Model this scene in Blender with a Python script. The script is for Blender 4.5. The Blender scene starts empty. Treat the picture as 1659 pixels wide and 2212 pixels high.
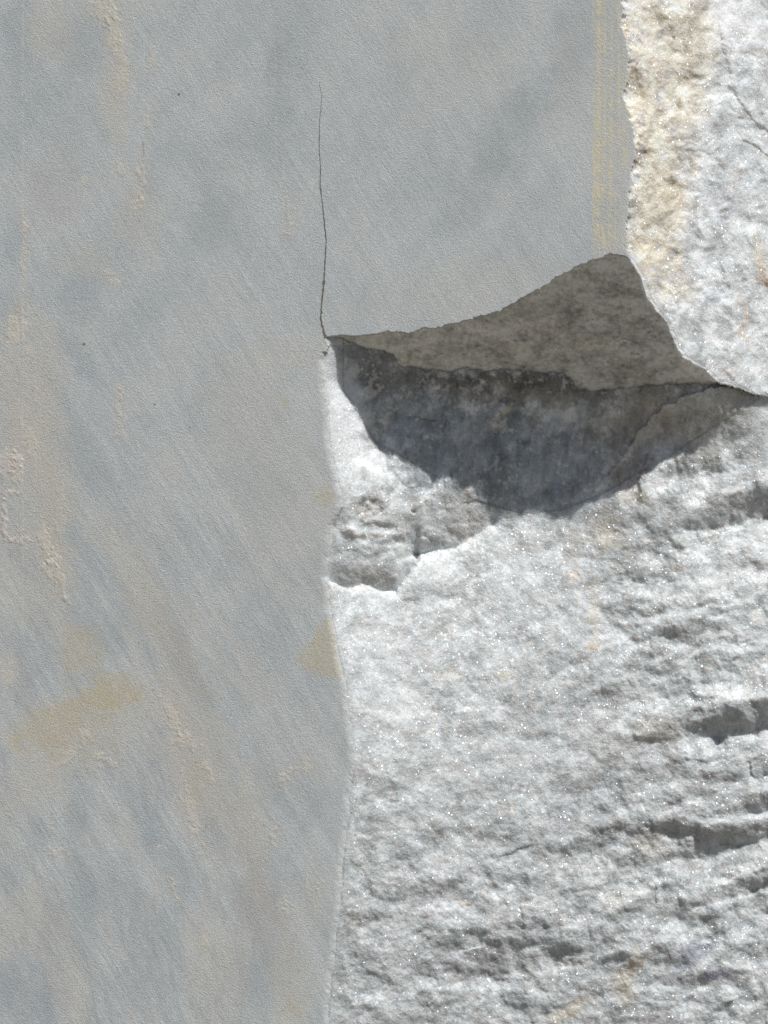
import bpy, math, numpy as np
from mathutils import Vector
D2R = math.radians
sc = bpy.context.scene
col = sc.collection

# ------------------------------------------------------------------ scale
W, H = 1659.0, 2212.0          # drawing units the outlines are measured in
S = 0.80 / W                   # metres per unit: the view is 0.80 m wide
CD = 2.3                       # camera distance to the sawn face
CZ = 1.25                      # height of the middle of the view

# ------------------------------------------------------------------ camera
cam = bpy.data.cameras.new("Camera")
cam.sensor_fit = 'HORIZONTAL'; cam.sensor_width = 36
cam.lens = 36 * CD / 0.80
cam.clip_start = 0.05; cam.clip_end = 3000
co = bpy.data.objects.new("camera", cam); col.objects.link(co)
co.location = (0, -CD, CZ); co.rotation_euler = (D2R(90), 0, 0)
sc.camera = co

# ------------------------------------------------------------------ light
LV = Vector((0.335, -0.345, 0.87)).normalized()       # towards the sun
ELEV = math.asin(LV.z)
AZ = math.atan2(LV.x, LV.y)                            # clockwise from +Y
w = bpy.data.worlds.new("World"); sc.world = w; w.use_nodes = True
nt = w.node_tree
bg = nt.nodes["Background"]
sky = nt.nodes.new("ShaderNodeTexSky"); sky.sky_type = 'NISHITA'
sky.sun_disc = False; sky.sun_elevation = ELEV; sky.sun_rotation = AZ
sky.altitude = 300; sky.dust_density = 1.5
nt.links.new(sky.outputs[0], bg.inputs[0]); bg.inputs[1].default_value = 0.05
sl = bpy.data.lights.new("sun", 'SUN'); sl.energy = 4.7; sl.angle = D2R(0.53)
sl.color = (1.0, 0.98, 0.955)
so = bpy.data.objects.new("sun", sl); col.objects.link(so)
so.rotation_euler = LV.to_track_quat('Z', 'Y').to_euler(); so.location = (2, -3, 5)
sc.view_settings.view_transform = 'Standard'; sc.view_settings.look = 'None'
sc.view_settings.exposure = 0.0; sc.view_settings.gamma = 1.0

# ------------------------------------------------------------------ noise tools
def hsh(ix, iy, seed):
    u = np.uint32
    h = ix.astype(np.int32).astype(u) * u(374761393) + iy.astype(np.int32).astype(u) * u(668265263) + u((seed * 974634777) & 0xffffffff)
    h = (h ^ (h >> u(13))) * u(1274126177)
    h = h ^ (h >> u(16))
    h = h * u(2246822519)
    h = h ^ (h >> u(15))
    return (h & 0xffffff).astype(np.float32) / np.float32(0x1000000)

def grad(x, y, seed):
    xi = np.floor(x); yi = np.floor(y); fx = (x - xi).astype(np.float32); fy = (y - yi).astype(np.float32)
    u = fx*fx*fx*(fx*(fx*6-15)+10); v = fy*fy*fy*(fy*(fy*6-15)+10)
    def g(a, b):
        t = hsh(xi + a, yi + b, seed) * 6.2831853
        return np.cos(t)*(fx - a) + np.sin(t)*(fy - b)
    n0 = g(0, 0)*(1-u) + g(1, 0)*u
    n1 = g(0, 1)*(1-u) + g(1, 1)*u
    return (n0*(1-v) + n1*v) * 1.5

def fbm(x, y, scale, octv, seed, gain=0.5):
    o = 0; a = 1.0; f = 1.0/scale
    for k in range(octv):
        o = o + a*grad(x*f + 17.3*k, y*f - 9.1*k, seed + k)
        a *= gain; f *= 2.03
    return o

def scoops(x, y, scale, seed, tilt=0.5, curv=0.6, jit=0.35, sgn=1):
    """faceted fracture: the envelope of many tilted shallow dishes; roughly -1..1, continuous, sharp ridges"""
    X = x/scale; Y = y/scale
    xi = np.floor(X); yi = np.floor(Y)
    out = None
    for a in (-1, 0, 1):
        for b in (-1, 0, 1):
            cx = xi + a; cy = yi + b
            px = cx + hsh(cx, cy, seed); py = cy + hsh(cx, cy, seed+1)
            dx = (X - px); dy = (Y - py)
            gx = (hsh(cx, cy, seed+2)-.5)*2*tilt; gy = (hsh(cx, cy, seed+3)-.5)*2*tilt
            c = (hsh(cx, cy, seed+4)-.5)*2*jit
            h = c + gx*dx + gy*dy + curv*(dx*dx+dy*dy)
            out = h if out is None else np.minimum(out, h)
    return (out - 0.05) * sgn

def cells(x, y, scale, seed):
    """one random value per irregular grain"""
    X = x/scale; Y = y/scale; xi = np.floor(X); yi = np.floor(Y); bd = None; bv = None
    for a in (-1, 0, 1):
        for b in (-1, 0, 1):
            cx = xi + a; cy = yi + b
            dd = (X - cx - hsh(cx, cy, seed))**2 + (Y - cy - hsh(cx, cy, seed+1))**2; vv = hsh(cx, cy, seed+2)
            if bd is None: bd = dd; bv = vv
            else: m_ = dd < bd; bd = np.where(m_, dd, bd); bv = np.where(m_, vv, bv)
    return bv*2 - 1

def sstep(a, b, x):
    t = np.clip((x-a)/(b-a), 0, 1); return t*t*(3-2*t)

def curve(pts):
    p = np.array(pts, float)
    return lambda q: np.interp(q, p[:, 0], p[:, 1])

# ------------------------------------------------------------------ outlines of the break
EDGE = curve([(690,729),(702,729),(740,725),(770,727),(816,722),(838,715),(880,721),(907,713),(953,707),(1008,692),
  (1060,680),(1106,658),(1124,646),(1152,634),(1203,599),(1257,571),(1297,559),(1321,549),(1349,552),(1356,555),
  (1367,573),(1382,594),(1397,643),(1413,667),(1432,689),(1446,716),(1458,746),(1474,771),(1495,786),(1519,795),
  (1535,813),(1559,830),(1589,838),(1629,852),(1659,858),(1800,905),(2100,1010),(3000,1300)])
CREASE = curve([(690,729),(702,729),(734,727),(752,737),(783,750),(822,757),(850,770),(866,792),(923,797),(953,803),
  (972,804),(999,795),(1030,798),(1051,803),(1087,798),(1152,803),(1215,803),(1232,822),(1254,842),(1291,843),
  (1337,839),(1397,832),(1458,830),(1504,829),(1559,830),(1562,832),(1589,838),(1629,852),(1659,858),(1800,905),
  (2100,1010),(3000,1300)])
XS = curve([(-3000,1300),(-200,1335),(0,1342),(30,1347),(57,1339),(85,1354),(115,1359),(165,1359),(190,1347),(215,1349),
  (255,1362),(295,1372),(330,1372),(380,1363),(440,1357),(500,1354),(550,1355),(600,1357)])
XL = curve([(725,700),(747,711),(777,701),(847,704),(908,709),(939,711),(1015,725),(1070,738),(1095,739),(1134,719),
  (1182,714),(1246,703),(1259,708),(1304,714),(1365,722),(1388,725),(1442,740),(1503,750),(1560,756),(1609,765),
  (1670,762),(1716,755),(1760,756),(1814,746),(1885,740),(1950,736),(2000,729),(2068,722),(2159,711),(2212,707),
  (2500,700),(4000,680)])
SLOPE = 0.90

# depth of the lower break, thin plate through measured points (x, y, depth)
cp = []
for yy in (725,760,800,850,910,1000,1060,1134,1200,1260,1340,1442,1540,1640,1740,1850,1950,2060,2212,2500,3000):
    cp.append((float(XL(yy)), yy, 0))
cp += [(735,830,46),(820,965,99),(930,1030,136),(1040,1095,190),(1130,1120,226),(1220,1115,240),(1300,1085,234),
  (1370,1045,234),(1450,1000,244),(1560,930,266),
  (745,740,22),(800,755,58),(880,795,100),(960,800,140),(1060,800,180),(1200,805,218),(1300,840,240),(1420,832,220),
  (1500,829,186),(1540,834,206),(1562,842,222),(1600,858,254),(1600,900,262),(1640,866,278),(1659,876,292),(1700,940,320),(1800,905,400),
  (1100,950,218),(1250,960,246),(1400,930,250),
  (900,1130,128),(800,1150,62),(800,1250,60),(900,1250,120),
  (850,1350,88),(1000,1300,160),(1200,1300,205),(1400,1300,232),(1659,1250,285),
  (880,1550,78),(1000,1550,128),(1200,1550,175),(1400,1550,205),(1659,1550,255),
  (880,1850,70),(1000,1850,118),(1200,1850,155),(1400,1850,185),(1659,1850,225),
  (860,2150,70),(1000,2150,108),(1200,2150,140),(1400,2150,162),(1659,2180,195),
  (2000,1250,440),(2000,1800,330),(2000,2300,270),(2300,3000,280),(1300,3000,150)]
cp = np.array(cp, float)
def tps_fit(p):
    n = len(p); q = p[:, :2]/1000
    r2 = ((q[:, None]-q[None])**2).sum(-1)
    K = np.where(r2 > 0, .5*r2*np.log(r2+1e-20), 0) + np.eye(n)*2e-5
    P = np.c_[np.ones(n), q]
    A = np.block([[K, P], [P.T, np.zeros((3, 3))]])
    sol = np.linalg.solve(A, np.r_[p[:, 2], 0, 0, 0])
    return q, sol
Q, SOL = tps_fit(cp)
def tps(x, y):
    X = x/1000; Y = y/1000
    o = SOL[-3] + SOL[-2]*X + SOL[-1]*Y
    for k in range(len(Q)):
        r2 = (X-Q[k, 0])**2 + (Y-Q[k, 1])**2
        o = o + SOL[k]*.5*r2*np.log(r2+1e-12)
    return o

# ------------------------------------------------------------------ grid (fine in view, coarser outside)
STEP = 2.0
def axis(lo, hi, flo, fhi):
    mid = np.arange(flo, fhi+.1, STEP)
    a = []; s = STEP; v = mid[-1]
    while v < hi: s *= 1.12; v += s; a.append(v)
    b = []; s = STEP; v = mid[0]
    while v > lo: s *= 1.12; v -= s; b.append(v)
    return np.r_[b[::-1], mid, a]
gx = axis(-900, 2050, -30, 1700); gy = axis(-900, 3650, -30, 2250)
GX, GY = np.meshgrid(gx, gy)
nx, ny = len(gx), len(gy)
GX = GX.astype(np.float64); GY = GY.astype(np.float64)
print("grid", nx, ny)

jx = fbm(GX, GY, 26, 4, 11, .6); jy = fbm(GX, GY, 22, 4, 12, .6)
jf = fbm(GX, GY, 9, 2, 13)
wx = GX + 14*fbm(GX, GY, 90, 3, 21); wy = GY + 14*fbm(GX, GY, 90, 3, 22)

crumb = sstep(790, 860, GX)                             # the lip is clean by the crack, crumbly to the right
E = EDGE(GX) + (jx*3.2 + jf*2.2)*crumb
C = CREASE(GX + jy*4) + jy*3*sstep(760, 900, GX)*(1-sstep(1500, 1560, GX))
C = np.maximum(C, E)
xs = XS(GY) + jy*4 + jf*1.5
xl = XL(GY) + jy*1.7 + jf*.5 + 3*fbm(GX*0, GY, 70, 2, 15)
above = (GY < E) | ((GX < 702) & (GY < 729))
right = GX > 702
sawn = (above & (GX < xs) & (GY < 600)) | (above & (GX < 1356) & (GY >= 540)) | ((GY >= 725) & (GX < xl) & (~above | (GX < 702)))
sawn |= (GX < 700) & (GY < 760)
side = above & ~sawn
under = (~above) & (~sawn) & (GY < C)
lower = (~above) & (~sawn) & (~under)

# ------------------------------------------------------------------ side face (upper right)
dxs = np.maximum(GX - (xs*(1-sstep(530, 575, GY)) + 1356*sstep(530, 575, GY)), 0)
big = scoops(wx, wy, 210, 31)*210*.10 + scoops(wx+40, wy*0.8, 95, 37)*95*.17
med = scoops(wx, wy, 42, 43, .7)*42*.20 + scoops(wx, wy, 19, 47, .8)*19*.22
fine = fbm(GX, GY, 9, 2, 51)*.8 + fbm(wx*.8+wy*.6, wy*.8-wx*.6, 60, 4, 55, .55)*4.2
fade_s = sstep(0, 26, dxs)
dsm = np.maximum(GX - 1356, 0); ke = np.exp(-dxs/45)
d_side = SLOPE*(dxs*ke + dsm*(1-ke)) + ((fbm(wx*.8+wy*.6, wy*.8-wx*.6, 130, 4, 163)*6.5 + fbm(wx*1.1, wy, 44, 4, 165, .55)*3.4)*sstep(0, 90, dxs) + (med*.26 + fine*.4)*fade_s)
# rounding of the arris
d_side += 5*(1-np.exp(-dxs/4.0))
def blob(x, y, rx, ry, ang=0, p=2.0):
    a = D2R(ang); u = (GX-x)*math.cos(a) + (GY-y)*math.sin(a); v = -(GX-x)*math.sin(a) + (GY-y)*math.cos(a)
    return np.exp(-((u/rx)**2 + (v/ry)**2)**(p/2))
for (x, y, rx, ry, ang, A) in [(1415,42,17,20,-20,12),(1352,68,8,7,0,5),(1368,160,9,22,-15,6),(1380,205,12,16,-25,9),
        (1440,110,30,18,30,9),(1385,330,16,10,0,10),(1450,400,22,12,20,9),(1470,450,12,26,-20,9),(1395,530,34,15,15,10),
        (1480,180,26,20,0,7),(1500,240,16,16,0,7),(1545,440,10,26,-10,9),(1490,590,26,18,0,9),(1560,620,30,18,-10,9),
        (1430,620,26,16,0,8),(1600,330,12,22,0,8),(1520,330,22,12,20,7),(1610,480,20,14,0,7),(1600,700,30,20,0,8)]:
    d_side += .6*A*blob(x, y, rx*1.1, ry*1.1, ang)*fade_s
# two steps in the white part: the stone right of each line stands proud
def stepx(path, A, R):
    c = curve([(b, a) for a, b in path]); y0, y1 = path[0][1], path[-1][1]
    t = GX - (c(GY) + jy*4 + jf*2)
    wnd = sstep(y0-30, y0+15, GY)*(1-sstep(y1-5, y1+35, GY))
    return -A*np.where(t > 0, (1-np.exp(-t/4))*np.exp(-t/R), 0)*wnd
d_side += stepx([(1552,60),(1573,148),(1577,187),(1591,210),(1609,233),(1623,256),(1641,270),(1690,300)], 6, 70)
d_side += stepx([(1600,300),(1636,317),(1659,340),(1700,380)], 6, 60)

# ------------------------------------------------------------------ lower break
coarse_x = np.arange(-1000, 2200, 16.0); coarse_y = np.arange(-1000, 4000, 16.0)
TX, TY = np.meshgrid(coarse_x, np.arange(600, 4000, 16.0))
TZ = tps(TX, TY)
def bil(x, y):
    fx = np.clip((x-coarse_x[0])/16, 0, TZ.shape[1]-1.001); fy = np.clip((y-600)/16, 0, TZ.shape[0]-1.001)
    i = fx.astype(int); j = fy.astype(int); a = fx-i; b = fy-j
    return (TZ[j, i]*(1-a)+TZ[j, i+1]*a)*(1-b) + (TZ[j+1, i]*(1-a)+TZ[j+1, i+1]*a)*b
base = bil(GX, GY)
hz = sstep(730, 800, GX)*(1-sstep(1500, 1640, GX))*(1-sstep(1040, 1150, GY))
dxl = np.maximum(GX - xl, 0)
dyc = np.maximum(GY - C, 0)
inrec = np.exp(-np.maximum(GY-1100-0.0*GX, 0)/60.0)      # calmer in the hollow under the lip
wx2 = GX + 22*fbm(GX, GY, 120, 4, 61); wy2 = GY + 16*fbm(GX, GY, 100, 4, 62)
rot = D2R(-14); rx = wx2*math.cos(rot) + wy2*math.sin(rot); ry = -wx2*math.sin(rot) + wy2*math.cos(rot)
rib = sstep(1150, 1450, GX)*sstep(1080, 1300, GY)
low = sstep(1650, 1950, GY)
Lb = scoops(rx*.62, ry, 150, 71, .35)*150*(.07+.06*rib+.05*low)
Lm = scoops(rx*.75, ry, 62, 75, .55)*62*(.14+.05*rib+.02*low) + scoops(wx2*.9, wy2, 31, 79, .7)*31*(.16+.0*low)
Lf = scoops(wx2, wy2, 14, 83, .8)*14*.08 + fbm(GX, GY, 8, 2, 87)*.45 + fbm(GX, GY, 46, 4, 91, .55)*3.6
quiet = .62 + .38*np.clip(sstep(1200, 1450, GX) + sstep(1650, 1950, GY) , 0, 1)
Lm = Lm*quiet; Lf = Lf*quiet
Lb = Lb + fbm(GX*.5 + GY*.1, GY + GX*.14, 92, 3, 161, .45)*11*np.clip(rib + .35*low, 0, 1)
d_low = base + (Lb*sstep(10, 130, dxl) + Lm*sstep(0, 60, dxl) + Lf*sstep(0, 26, dxl)*(.55+.45*sstep(900, 1150, GY)))*(1-.3*inrec)*sstep(0, 25, dyc+8)
d_low += hz*sstep(0, 60, dxl)*sstep(0, 30, dyc+5)*(scoops(wx*1.1+wy*.35, wy*.8-wx*.1, 70, 141, .9, .7)*70*.15 + scoops(wx*1.2, wy*.8, 27, 145, .8)*27*.16 + fbm(GX*1.5, GY*.6, 60, 4, 149, .6)*4)
# ridges and undercuts: stone bulges to a lip, falls back in shade to a lower line, then slopes out again
def band(lip, bot, A, B, Ru=45, Rb=55, tap=30):
    global d_low
    L = curve(lip); Bt = curve(bot)
    n1 = -14 + jx*3 + jf*.8 + 9*fbm(GX, GY, 70, 2, 97)
    yl = L(GX) + n1; yb = Bt(GX) + jy*3 + jf*1.2 + 3*fbm(GX, GY, 90, 2, 98)
    yb = np.maximum(yb, yl+5)
    x0 = max(lip[0][0], bot[0][0]-1e3); x1 = lip[-1][0]
    tap = tap*1.7; Ru = Ru*1.8; Rb = Rb*1.3
    xj = GX + 10*jy + 8*fbm(GX, GY, 50, 2, 99)
    wnd = sstep(x0-tap*.6, x0+tap, xj) if x1 < 1650 else sstep(x0-70, x0+115, xj + .5*(GY-Bt(GX)))
    if x1 < 1650: wnd = wnd*(1-sstep(x1-tap, x1+tap*.6, xj))
    big_b = (x1-x0) > 150 or x1 > 1650
    wnd = wnd*np.clip((1.0 if big_b else .62) + .55*fbm(GX, GY*.3, 55, 3, 131), .15, 1.4)
    t = np.clip((GY-yl)/(yb-yl), 0, 1)
    p = np.where(GY < yl, -A*np.exp((GY-yl)/Ru), np.where(GY < yb, -A+(A+B)*(t**1.6)*(1.6-.6*t), B*np.exp(-(GY-yb)/Rb)))
    d_low += p*wnd*(1.15 if x1 > 1650 else .85)
band([(1440,1006),(1490,998),(1560,992),(1612,980)], [(1440,1044),(1490,1034),(1605,1012)], 8, 10, 30, 40)
band([(1474,1100),(1519,1084),(1580,1076),(1623,1060),(1659,1050)], [(1474,1138),(1513,1148),(1580,1136),(1625,1120),(1659,1118)], 13, 20, 35, 60)
band([(1612,1068),(1640,1060),(1659,1058)], [(1612,1120),(1659,1118)], 8, 14, 30, 40, 14)
band([(1335,1243),(1400,1232)], [(1335,1262),(1400,1254)], 5, 7, 20, 25, 14)
band([(1290,1262),(1352,1262)], [(1290,1276),(1352,1282)], 4, 6, 20, 25, 14)
band([(1475,1325),(1520,1318),(1592,1332)], [(1475,1396),(1530,1398),(1592,1385)], 12, 16, 35, 45, 24)
band([(1336,1352),(1420,1352),(1495,1362)], [(1336,1376),(1420,1392),(1495,1395)], 6, 8, 28, 30, 20)
band([(1470,1520),(1535,1512),(1600,1520),(1659,1518)], [(1470,1580),(1550,1594),(1600,1588),(1659,1566)], 20, 22, 45, 75, 14)
band([(1325,1545),(1370,1540),(1450,1545)], [(1325,1562),(1370,1560),(1450,1560)], 5, 6, 20, 20, 12)
band([(1392,1585),(1420,1582),(1449,1572)], [(1392,1604),(1420,1604),(1449,1594)], 9, 4, 18, 14, 6)
band([(1395,1752),(1428,1740),(1483,1730),(1535,1724),(1611,1724),(1659,1720)], [(1395,1800),(1450,1786),(1486,1762),(1535,1768),(1611,1758),(1659,1754)], 15, 9, 45, 25, 26)
band([(1420,1768),(1540,1790),(1600,1782),(1659,1776)], [(1470,1800),(1540,1824),(1600,1822),(1659,1814)], 9, 14, 16, 60, 20)
band([(1510,1936),(1580,1914),(1641,1890),(1659,1886)], [(1510,1958),(1590,1940),(1641,1922),(1659,1918)], 13, 16, 25, 35, 22)
band([(1400,1896),(1478,1890)], [(1400,1922),(1478,1916)], 8, 8, 25, 30, 14)
band([(1510,1880),(1586,1876)], [(1510,1892),(1586,1892)], 6, 6, 20, 25, 14)
band([(1570,2052),(1622,2048)], [(1570,2070),(1622,2068)], 7, 8, 25, 30, 14)
band([(1485,2172),(1580,2166)], [(1485,2190),(1585,2184)], 7, 9, 25, 30, 14)
band([(1600,2148),(1659,2140)], [(1600,2172),(1659,2168)], 7, 9, 25, 30, 14)
band([(905,2046),(960,2030),(1040,2020),(1152,2028),(1240,2040)], [(905,2102),(960,2100),(1040,2112),(1152,2100),(1240,2080)], 9, 14, 50, 50, 40)
band([(940,1910),(1030,1906)], [(940,1944),(1030,1944)], 7, 9, 35, 35, 24)
band([(1060,1975),(1150,1980)], [(1060,2012),(1150,2010)], 8, 9, 35, 35, 24)
band([(975,1730),(1045,1724)], [(975,1752),(1045,1748)], 7, 8, 28, 30, 16)
band([(842,1700),(885,1698)], [(842,1718),(885,1716)], 6, 6, 22, 25, 12)
band([(1180,1690),(1310,1650)], [(1180,1760),(1310,1700)], 8, 9, 45, 45, 40)
band([(760,1545),(775,1547),(800,1544)], [(760,1552),(775,1553),(800,1549)], 3, 3, 12, 14, 8)
band([(1230,1820),(1330,1790),(1420,1800)], [(1230,1850),(1330,1830),(1420,1830)], 8, 8, 30, 30, 30)
band([(1200,1925),(1270,1905),(1340,1900)], [(1200,1950),(1270,1935),(1340,1925)], 7, 7, 30, 30, 24)
band([(1280,1450),(1380,1440)], [(1280,1468),(1380,1458)], 4, 5, 30, 30, 24)
band([(1225,1960),(1300,1950)], [(1225,1982),(1300,1970)], 6, 7, 22, 25, 20)
# facet turned from the sun that ends on a crisp lower plate (left, below the hollow)
def facet(bot, A, Ru, x0, x1, t0=18, t1=18, Rb=2.0):
    global d_low
    c = curve(bot); yb = c(GX) + jx*2.5 + jf*1.5
    t = GY - yb
    w1 = sstep(x0, x0+t0, GX)*(1-sstep(x1-t1, x1, GX)); w2 = sstep(x0-20, x0+90, GX)*(1-sstep(x1-110, x1+20, GX))
    w2 = w1*np.exp(-np.maximum(t, 0)/6) + w2*w1.max()*(1-np.exp(-np.maximum(t, 0)/6))*.75
    d_low += A*np.where(t < 0, w1*np.exp(t/Ru), w2*np.exp(-t/Rb))
facet([(860,1205),(917,1196),(932,1192),(984,1182),(1048,1143),(1078,1121),(1160,1100)], 38, 66, 845, 1150, 60, 130, Rb=50)
facet([(713,1256),(752,1271),(783,1259),(819,1275),(856,1277),(889,1228),(917,1195)], 30, 38, 690, 912, 30, 14, Rb=40)
def pit(x, y, rx_, ry_, ang, A):
    global d_low
    d_low += A*blob(x, y, rx_, ry_, ang, 3.0)*np.clip(1+.5*jx, .3, 2)
pit(795, 1100, 36, 26, 20, 11); pit(780, 1158, 9, 14, -30, 7); pit(850, 1172, 22, 9, -8, 5); pit(722, 1136, 6, 9, 0, 5)
pk = blob(860, 1150, 150, 100, 0, 4)*sstep(5, 40, dxl)
d_low += pk*(scoops(wx, wy, 46, 171, 1.0, .5)*46*.20 + scoops(wx, wy, 20, 175, 1.0, .5)*20*.22)
pit(830, 1015, 26, 14, 30, 6); pit(820, 1140, 40, 10, 5, 8); pit(894, 1105, 6, 4, 0, 5); pit(740, 1148, 10, 22, 0, 6)
pit(771, 1150, 22, 9, 20, -10)
# facet boundary running through the hollow, right side
rl = curve([(1230,1130),(1300,1040),(1345,990),(1380,930),(1430,880),(1480,855),(1540,836),(1600,836)])
tt = GY - (rl(GX) + jx*5 + jf*2)
d_low += np.where(tt > 0, -15*np.exp(-tt/120), -2*np.exp(tt/20))*sstep(1240, 1400, GX)*(1-sstep(1540, 1600, GX))
d_low -= 10*blob(1095, 882, 18, 11, 0, 4) + 8*blob(1150, 1010, 50, 60, 20, 3)
d_low = np.maximum(d_low, .5*np.minimum(dxl, 6))
d_low = np.where(GY > 745, d_low*dxl/(dxl+2.5) + 4.5*np.exp(-dxl/120), d_low) 

# ------------------------------------------------------------------ underside of the overhang
dC = np.empty_like(GX)
# depth on the crease line, one value per column
cidx = np.clip(np.searchsorted(gy, C[len(gy)//2] if False else CREASE(gx)), 0, ny-1)
dcr = bil(gx, CREASE(gx) + 2)
dE = np.where(gx < 1356, 0, SLOPE*(gx-1356) + 4)
tU = np.clip((GY-E)/np.maximum(C-E, 1), 0, 1)
bow = sstep(760, 1000, gx)[None, :]
thick = np.clip((C-E)/60, 0, 1)
rU = (scoops(wx*.7, wy*1.3, 110, 101, .8)*110*.13 + scoops(wx*.6, wy*1.2, 30, 105, .7)*30*.13 + fbm(GX*.7, GY*1.3, 40, 5, 109, .6)*4)
d_und = dE[None, :] + (dcr-dE)[None, :]*(tU**.92) + 4*(1-np.exp(-(GY-E)/3)) + rU*thick*np.sin(np.pi*np.clip(tU*1.02, 0, 1))**.5
# ------------------------------------------------------------------ sawn face
crackc = curve([(180,690),(205,697),(230,696),(260,693),(320,692),(365,695),(400,694),(450,700),(500,705),(520,707),(560,705),(610,702),
   (640,699),(680,695),(700,696),(725,702)])
d_saw = fbm(GX, GY, 500, 2, 121)*1.2
# wedge right of the crack leans a touch to the sun
lean = sstep(690, 700, GX)*sstep(300, 729, GY)*(GY < 800)
d_saw = d_saw - 0.0*lean
# relief of mortar smears is added below with the colours

# ================================================================== pigments
ones = np.ones_like(GX)
def C3(r, g, b): return np.array([r, g, b])
def mixc(c, col3, m): 
    m = np.clip(m, 0, 1)[..., None]
    return c*(1-m) + np.asarray(col3)*m
nA = fbm(GX, GY, 240, 4, 201); nB = fbm(GX, GY, 70, 4, 205, .6); nC = fbm(GX, GY, 12, 3, 209, .7)
th = D2R(58)
su = GX*math.cos(th) + GY*math.sin(th); sv = -GX*math.sin(th) + GY*math.cos(th)      # along / across the saw marks
scr = fbm(su/26, sv, 5.5, 3, 213, .7); scr2 = fbm(su/9, sv, 30, 3, 217, .6)
ver = fbm(GX, GY/28, 6, 3, 221, .7)
# sawn face: grey marble
cs = ones[..., None]*C3(.545, .572, .568)
# grey-blue clouds running up to the right
th2 = D2R(-60); cu = GX*math.cos(th2) + GY*math.sin(th2); cv = -GX*math.sin(th2) + GY*math.cos(th2)
cl = fbm(cu/2.2, cv, 110, 4, 225)
cs = mixc(cs, C3(.35, .40, .42), .30*sstep(-.25, 1.05, cl))
cs = mixc(cs, C3(.38, .42, .46), .14*sstep(-.2, .9, fbm(cu/1.6, cv, 38, 5, 227, .6)))
cs = mixc(cs, C3(.59, .59, .57), .42*sstep(.0, .8, -cl))
left = 1-sstep(300, 640, GX)
lowl = sstep(900, 1300, GY)
cq = GX - np.interp(GY, [-900, 700, 1100, 1500, 1900, 2300, 3700], [-900, -420, -150, 90, 240, 310, 380]) + 26*fbm(GX, GY, 260, 3, 241)
strk = fbm(cq, GY/9, 17, 5, 243, .66); strk2 = fbm(cq, GY/6, 52, 5, 247, .6)
vein = sstep(620, 1500, GY + (GX < 700)*(GX-300)*-.4)*(1-sstep(500, 720, GX))
cs = cs*(1 + (.03+.04*lowl)*scr2)[..., None] * (1 + (.07+.04*lowl*left)*scr)[..., None]
cs = mixc(cs, C3(.36, .385, .41), .38*vein*sstep(.0, 1, strk)); cs = mixc(cs, C3(.64, .615, .555), .42*vein*sstep(-.1, .9, -strk2+.4*strk))
cs = mixc(cs, C3(.43, .41, .40), .32*vein*sstep(.0, .9, strk2))
XW = GX + jx*9 + 5*fbm(GX, GY, 60, 2, 255); YW = GY + jy*12 + 8*fbm(GX, GY, 60, 2, 257)
def blob2(x, y, rx, ry, ang=0, p=2.0):
    a = D2R(ang); u = (XW-x)*math.cos(a) + (YW-y)*math.sin(a); v = -(XW-x)*math.sin(a) + (YW-y)*math.cos(a)
    return np.exp(-((u/rx)**2 + (v/ry)**2)**(p/2))
ln1 = np.exp(-(fbm(cq*1.2, GY/13, 44, 4, 261, .55)/.035)**2)*sstep(-.1, .6, fbm(GX, GY, 150, 2, 263)); ln2 = np.exp(-(fbm(su/7, sv, 34, 3, 265, .5)/.03)**2)*sstep(-.1, .6, fbm(GX, GY, 130, 2, 267))
cs = mixc(cs, C3(.36, .37, .38), .30*vein*ln1); cs = mixc(cs, C3(.68, .68, .66), .22*ln2*(.4+.6*vein))
def st(x, y, rx_, ry_, ang, colr, k, nz=1.0, p=2.2):
    """stain with a ragged outline"""
    global cs
    m = blob2(x, y, rx_*1.15, ry_*1.15, ang, p)
    if colr is BL: k = k*.5
    if colr is OCH: nz = 2.2; k = k*.72; rx_ *= 1.25; ry_ *= 1.2
    m = sstep(.02, .95, m*1.0 + nz*(.24*nB + .12*nC + .12*scr)*(m > .004)*np.minimum(1, m*3))
    cs = mixc(cs, colr, min(k*1.1, .9)*m); return m
BL = C3(.30, .345, .365); BL2 = C3(.36, .405, .435); WARM = C3(.575, .545, .475); CREAM = C3(.66, .62, .53); OCH = C3(.55, .49, .355); PINK = C3(.67, .60, .55); BRN = C3(.40, .38, .36)
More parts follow.
